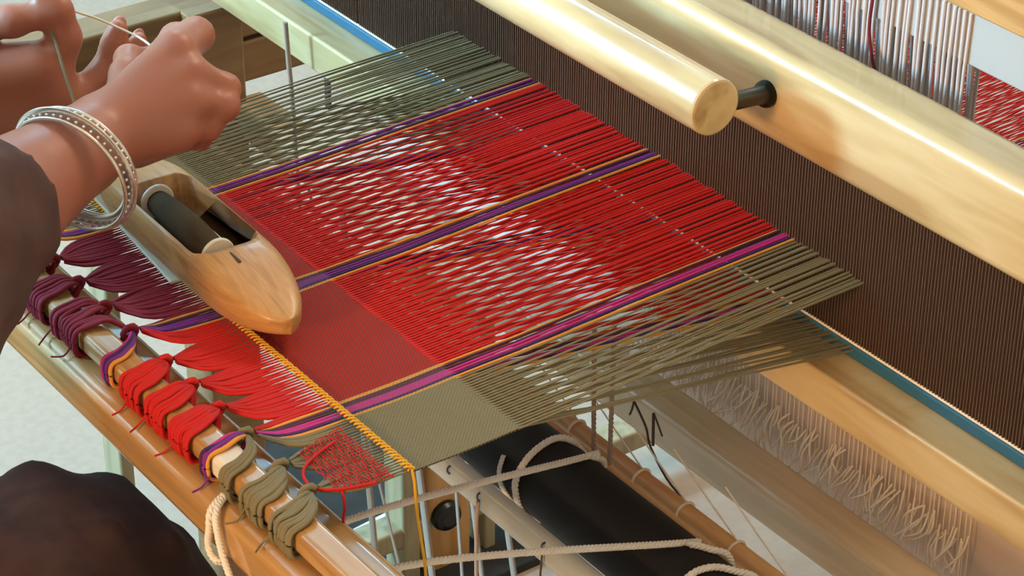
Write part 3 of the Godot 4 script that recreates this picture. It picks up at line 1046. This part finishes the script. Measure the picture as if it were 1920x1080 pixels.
	put("strand", tube([V(-0.0137, 0.7338, 0.20), V(-0.0251, 0.7181, 0.20)], 0.0008, 5), M.cord_brown, dk)
	put("strand", tube(smooth([V(0.0106, 0.7312, 0.20), V(0.0128, 0.7220, 0.20), V(0.0152, 0.7162, 0.20)], 3), 0.0009, 5), M.cord_brown, dk)
	var rl := put("marker_thread", tube(smooth([V(-0.1092, 1.14, 0.301), V(-0.1092, 1.0977, 0.301), V(-0.1080, 1.075, 0.301), V(-0.1091, 1.0613, 0.301), V(-0.1136, 1.0466, 0.301), V(-0.1207, 1.0321, 0.301)], 5), 0.0013, 6), M.dark_red)
	tag(rl, "dark red thread hanging over the white heddles", "thread")

func floor_things() -> void:
	var o := put("floor_mat", bar(V(0.42, 0.012, 0.40), 0.005, 0), M.mat_dark, null, V(0.86, 0.006, 0.56))
	tag(o, "dark grey floor mat seen under the loom", "mat")
	var st := begin()
	add_bar(st, Vector3.ZERO, V(0.045, 0.0015, 0.07), 0.0006, 0)
	# the weaver's bench, behind the frame's edge
	var bn := thing("weaving_bench", "plain wooden bench the weaver sits on behind the breast beam", "bench", V(0.19, 0, -0.70))
	beam("seat", -0.42, 0.42, 0.515, 0.550, -0.15, 0.15, 0.008, M.beech, bn)
	for x in [-0.38, 0.35]:
		for z in [-0.13, 0.09]:
			beam("leg", x, x + 0.035, 0.0, 0.515, z, z + 0.035, 0.004, M.beech, bn, 1)
	var p := put("paper_sheet", st.commit(), M.paper, null, V(0.803, 0.0135, 0.476))
	p.rotation_degrees.y = 6.0
	tag(p, "white sheet of paper lying on the dark grey floor mat", "paper")

func person() -> void:
	var t := thing("person", "person in a dark brown top and trousers, both hands holding yarn over the web", "person")
	var st := begin()
	# right forearm and hand
	var wr := V(0.1560, 1.0108, -0.1600)
	var el := V(0.054, 1.008, -0.382)
	var f := []
	chain(f, [el, wr.lerp(el, 0.45), wr.lerp(el, 0.12), wr], [0.046, 0.042, 0.030, 0.0285])
	chain(f, [wr, V(0.1709, 1.0466, -0.0960)], [0.024, 0.0155])
	chain(f, [wr, V(0.1560, 1.0360, -0.0930)], [0.026, 0.0165])
	chain(f, [wr, V(0.1440, 1.0224, -0.1000)], [0.026, 0.0165])
	chain(f, [wr, V(0.1387, 1.0073, -0.1125)], [0.024, 0.0155])
	chain(f, [V(0.160, 0.995, -0.135), V(0.168, 0.990, -0.100)], [0.018, 0.016])
	var hand := []
	chain(hand, [V(0.1709, 1.0496, -0.0910), V(0.1920, 1.0458, -0.0645), V(0.2201, 1.0336, -0.0660), V(0.2350, 1.0188, -0.0719)], [0.0150, 0.0125, 0.0100, 0.0080])
	chain(hand, [V(0.1560, 1.0380, -0.0900), V(0.1478, 1.0229, -0.0670), V(0.1771, 0.9989, -0.0623), V(0.1946, 0.9910, -0.0746)], [0.0118, 0.0098, 0.0095, 0.0080])
	chain(hand, [V(0.1440, 1.0244, -0.0980), V(0.1386, 1.0139, -0.0734), V(0.1675, 0.9898, -0.0684), V(0.1838, 0.9874, -0.0832)], [0.0112, 0.0094, 0.0088, 0.0078])
	chain(hand, [V(0.1370, 1.0093, -0.1125), V(0.1396, 1.0018, -0.0873), V(0.1599, 0.9837, -0.0841), V(0.1754, 0.9822, -0.0970)], [0.0104, 0.0088, 0.0082, 0.0070])
	chain(hand, [V(0.1715, 1.0133, -0.1391), V(0.2070, 1.0223, -0.1132), V(0.2284, 1.0227, -0.1000), V(0.2352, 1.0165, -0.0860)], [0.0150, 0.0120, 0.0100, 0.0085])
	field(st, f + hand, 0.0030, 0.0058)
	# left forearm and hand
	f = []
	var lw := V(0.372, 0.9400, -0.190)
	var le := V(0.52, 0.955, -0.36)
	chain(f, [le, lw.lerp(le, 0.45), lw.lerp(le, 0.12), lw], [0.045, 0.041, 0.029, 0.0275])
	for q in [V(0.3264, 0.9620, -0.1165), V(0.3242, 0.9507, -0.1053), V(0.3282, 0.9375, -0.1045), V(0.3230, 0.9290, -0.1140)]:
		chain(f, [lw, q], [0.023, 0.0150])
	chain(f, [lw, V(0.3640, 0.9690, -0.1670), V(0.3345, 0.9800, -0.1250)], [0.024, 0.026, 0.021])
	chain(f, [V(0.3264, 0.9620, -0.1165), V(0.3297, 1.0007, -0.1013), V(0.3323, 1.0227, -0.1040), V(0.3375, 1.0320, -0.1120)], [0.0135, 0.0118, 0.0108, 0.0090])
	chain(f, [V(0.3564, 0.9570, -0.1726), V(0.3652, 1.0118, -0.1553), V(0.3450, 1.0178, -0.1344), V(0.3351, 1.0200, -0.1187)], [0.0165, 0.0125, 0.0108, 0.0088])
	chain(f, [V(0.3242, 0.9507, -0.1053), V(0.3261, 0.9671, -0.0712), V(0.3261, 0.9849, -0.0629), V(0.3254, 0.9975, -0.0590)], [0.0120, 0.0100, 0.0090, 0.0080])
	chain(f, [V(0.3282, 0.9375, -0.1045), V(0.3355, 0.9513, -0.0607), V(0.3304, 0.9676, -0.0469), V(0.3290, 0.9820, -0.0401)], [0.0120, 0.0095, 0.0082, 0.0068])
	chain(f, [V(0.3230, 0.9290, -0.1140), V(0.3330, 0.9290, -0.0800), V(0.3400, 0.9380, -0.0640), V(0.3420, 0.9480, -0.0560)], [0.0110, 0.0085, 0.0075, 0.0062])
	field(st, f, 0.0034, 0.009)
	# upper body, mostly beyond the frame
	f = []
	var rs := V(-0.02, 1.25, -0.62)
	var ls := V(0.42, 1.23, -0.64)
	chain(f, [rs, el], [0.05, 0.046])
	chain(f, [ls, le], [0.05, 0.046])
	chain(f, [V(0.19, 1.28, -0.62), rs], [0.075, 0.055])
	chain(f, [V(0.19, 1.28, -0.62), ls], [0.075, 0.055])
	chain(f, [V(0.19, 0.68, -0.68), V(0.19, 1.0, -0.66), V(0.19, 1.24, -0.63), V(0.19, 1.36, -0.60)], [0.13, 0.115, 0.12, 0.052])
	field(st, f, 0.014, 0.05)
	f = []
	chain(f, [V(0.19, 1.36, -0.605), V(0.19, 1.45, -0.595)], [0.052, 0.05])
	chain(f, [V(0.19, 1.545, -0.605), V(0.19, 1.50, -0.555)], [0.086, 0.070])
	chain(f, [V(0.19, 1.47, -0.525), V(0.19, 1.44, -0.510)], [0.045, 0.03])
	chain(f, [V(0.19, 1.515, -0.490), V(0.19, 1.485, -0.467)], [0.009, 0.013])
	chain(f, [V(0.175, 1.457, -0.480), V(0.205, 1.457, -0.480)], [0.006, 0.006])
	for s in [-1, 1]:
		chain(f, [V(0.19 + s * 0.078, 1.53, -0.595), V(0.19 + s * 0.082, 1.50, -0.590)], [0.014, 0.009])
	field(st, f, 0.006, 0.012)
	var body := put("body", st.commit(), M.skin, t)
	body.set_meta("label", "bare forearms and hands")
	# hair
	st = begin()
	f = []
	chain(f, [V(0.19, 1.575, -0.620), V(0.19, 1.53, -0.645)], [0.088, 0.085])
	chain(f, [V(0.19, 1.53, -0.675), V(0.19, 1.50, -0.705)], [0.05, 0.045])
	field(st, f, 0.008, 0.02)
	put("hair", st.commit(), M.hair, t)
	# top with wide sleeves
	st = begin()
	f = []
	var cuff := wr.lerp(el, 0.43)
	chain(f, [V(0.19, 0.76, -0.68), V(0.19, 1.0, -0.66), V(0.19, 1.24, -0.63)], [0.155, 0.14, 0.135])
	chain(f, [V(0.19, 1.26, -0.63), rs], [0.10, 0.075])
	chain(f, [V(0.19, 1.26, -0.63), ls], [0.10, 0.075])
	chain(f, [rs, el + V(0.0, -0.01, 0.0)], [0.078, 0.074])
	chain(f, [ls, le], [0.078, 0.070])
	chain(f, [le, lw.lerp(le, 0.5)], [0.068, 0.055])
	field(st, f, 0.013, 0.04, [], 0.0035, 38.0)
	f = []
	chain(f, [el, cuff], [0.066, 0.048])
	chain(f, [el + V(0.0, -0.030, 0.03), wr.lerp(el, 0.58) + V(0.0, -0.040, 0.0)], [0.056, 0.036])
	field(st, f, 0.0055, 0.03, [[cuff, (wr - el).normalized()]], 0.003, 55.0)
	put("top", st.commit(), M.garment, t).set_meta("label", "dark brown top with wide sleeves")
	st = begin()
	f = []
	chain(f, [V(0.09, 0.68, -0.66), V(0.010, 0.7145, -0.305), V(0.02, 0.10, -0.38)], [0.12, 0.122, 0.065])
	chain(f, [V(0.29, 0.68, -0.66), V(0.42, 0.66, -0.36), V(0.40, 0.10, -0.40)], [0.12, 0.105, 0.065])
	chain(f, [V(0.10, 0.67, -0.66), V(0.28, 0.67, -0.66)], [0.12, 0.12])
	chain(f, [V(0.13, 0.670, -0.36), V(0.075, 0.715, -0.315)], [0.10, 0.095])
	var kc := V(0.010, 0.7145, -0.305)
	for q in [[V(0.95, 0.30, 0.1), V(0.5, 0.85, 0.25), V(-0.3, 0.92, 0.3), V(-0.9, 0.4, 0.2)], [V(0.8, 0.2, 0.55), V(0.4, 0.66, 0.66), V(-0.3, 0.70, 0.66), V(-0.85, 0.2, 0.5)], [V(0.7, 0.7, -0.5), V(0.1, 1.0, -0.3), V(-0.6, 0.8, 0.0), V(-0.8, 0.55, 0.3)], [V(0.6, 0.0, 0.8), V(0.1, 0.36, 0.93), V(-0.5, 0.3, 0.8), V(-0.9, -0.1, 0.5)]]:
		var rp := []
		for d in q:
			rp.append(kc + d * 0.1175)
		chain(f, rp, [0.004, 0.0105, 0.0105, 0.005])
	field(st, f, 0.0075, 0.014, [], 0.0025, 42.0)
	put("trousers", st.commit(), M.trousers, t)
	st = begin()
	f = []
	for x in [0.02, 0.40]:
		chain(f, [V(x, 0.045, -0.40), V(x, 0.032, -0.22)], [0.042, 0.032])
	field(st, f, 0.009, 0.02, [[V(0, 0.002, 0), V(0, -1, 0)]])
	put("shoes", st.commit(), M.black, t)
	# nails that show on the far hand
	var nm := SphereMesh.new()
	nm.radius = 1.0
	nm.height = 2.0
	nm.radial_segments = 20
	nm.rings = 10
	for q in [[V(0.3351, 1.0200, -0.1187), V(0.3450, 1.0178, -0.1344), 0.0088], [V(0.3254, 0.9975, -0.0590), V(0.3261, 0.9849, -0.0629), 0.0080], [V(0.3290, 0.9820, -0.0401), V(0.3304, 0.9676, -0.0469), 0.0068]]:
		var d: Vector3 = (q[0] - q[1]).normalized()
		var side := d.cross(V(0.3, 0.8, 0.5)).normalized()
		var out := side.cross(d).normalized()
		var nn := put("nail", nm, M.nail, body)
		nn.transform = Transform3D(Basis(side * q[2] * 0.70, out * 0.0018, d * q[2] * 0.95), q[0] + out * (q[2] - 0.0008) + d * q[2] * 0.15)
	# bangle
	var bc := V(0.1332, 1.0052, -0.1939)
	var u := V(-0.7219, -0.5090, 0.4689)
	var w := V(-0.5171, 0.8469, 0.1232)
	var ax := u.cross(w)
	for q in 3:
		var bg := thing("bangle", ["broad studded silver bangle on the weaver's wrist", "thin silver bangle nearer the hand", "thin silver bangle nearer the sleeve"][q], "bangle", bc + ax * [0.0, 0.0075, -0.0075][q], "silver bangles")
		var ring := []
		var rr: float = [0.0440, 0.0448, 0.0436][q]
		for i in 65:
			var a := TAU * i / 64.0
			ring.append(u * cos(a) * rr + w * sin(a) * rr)
		put("band", tube(ring, [0.0052, 0.0013, 0.0013][q], 12, [0.30, 1.0, 1.0][q], ax), M.chrome, bg)
		if q == 0:
			var sm := SphereMesh.new()
			sm.radius = 0.0012
			sm.height = 0.0024
			sm.radial_segments = 10
			sm.rings = 6
			for i in 96:
				var a := TAU * (i / 2) / 48.0
				var p: Vector3 = (u * cos(a) + w * sin(a)) * (rr + 0.0012) + ax * (0.0040 if i % 2 == 0 else -0.0040)
				put("stud", sm, M.chrome, bg, p)
	# yarn between the hands
	var y := put("held_yarn", tube(smooth([V(0.3352, 1.0235, -0.1185), V(0.3229, 1.0085, -0.1137), V(0.3034, 0.9891, -0.1168), V(0.2847, 0.9711, -0.1194), V(0.2619, 0.9556, -0.1239), V(0.235, 0.944, -0.125)], 5), 0.0012, 6), M.olive)
	tag(y, "olive yarn running down from the pinching fingers of the far hand", "yarn")
	y = put("pulled_yarn", tube(smooth([V(0.3340, 1.0300, -0.1080), V(0.3267, 1.0186, -0.0887), V(0.3244, 1.0104, -0.0742), V(0.2929, 1.0032, -0.0581), V(0.2420, 1.0169, -0.0720)], 5), 0.0009, 6), M.tail)
	tag(y, "thin pale yarn stretched between the two hands", "yarn")
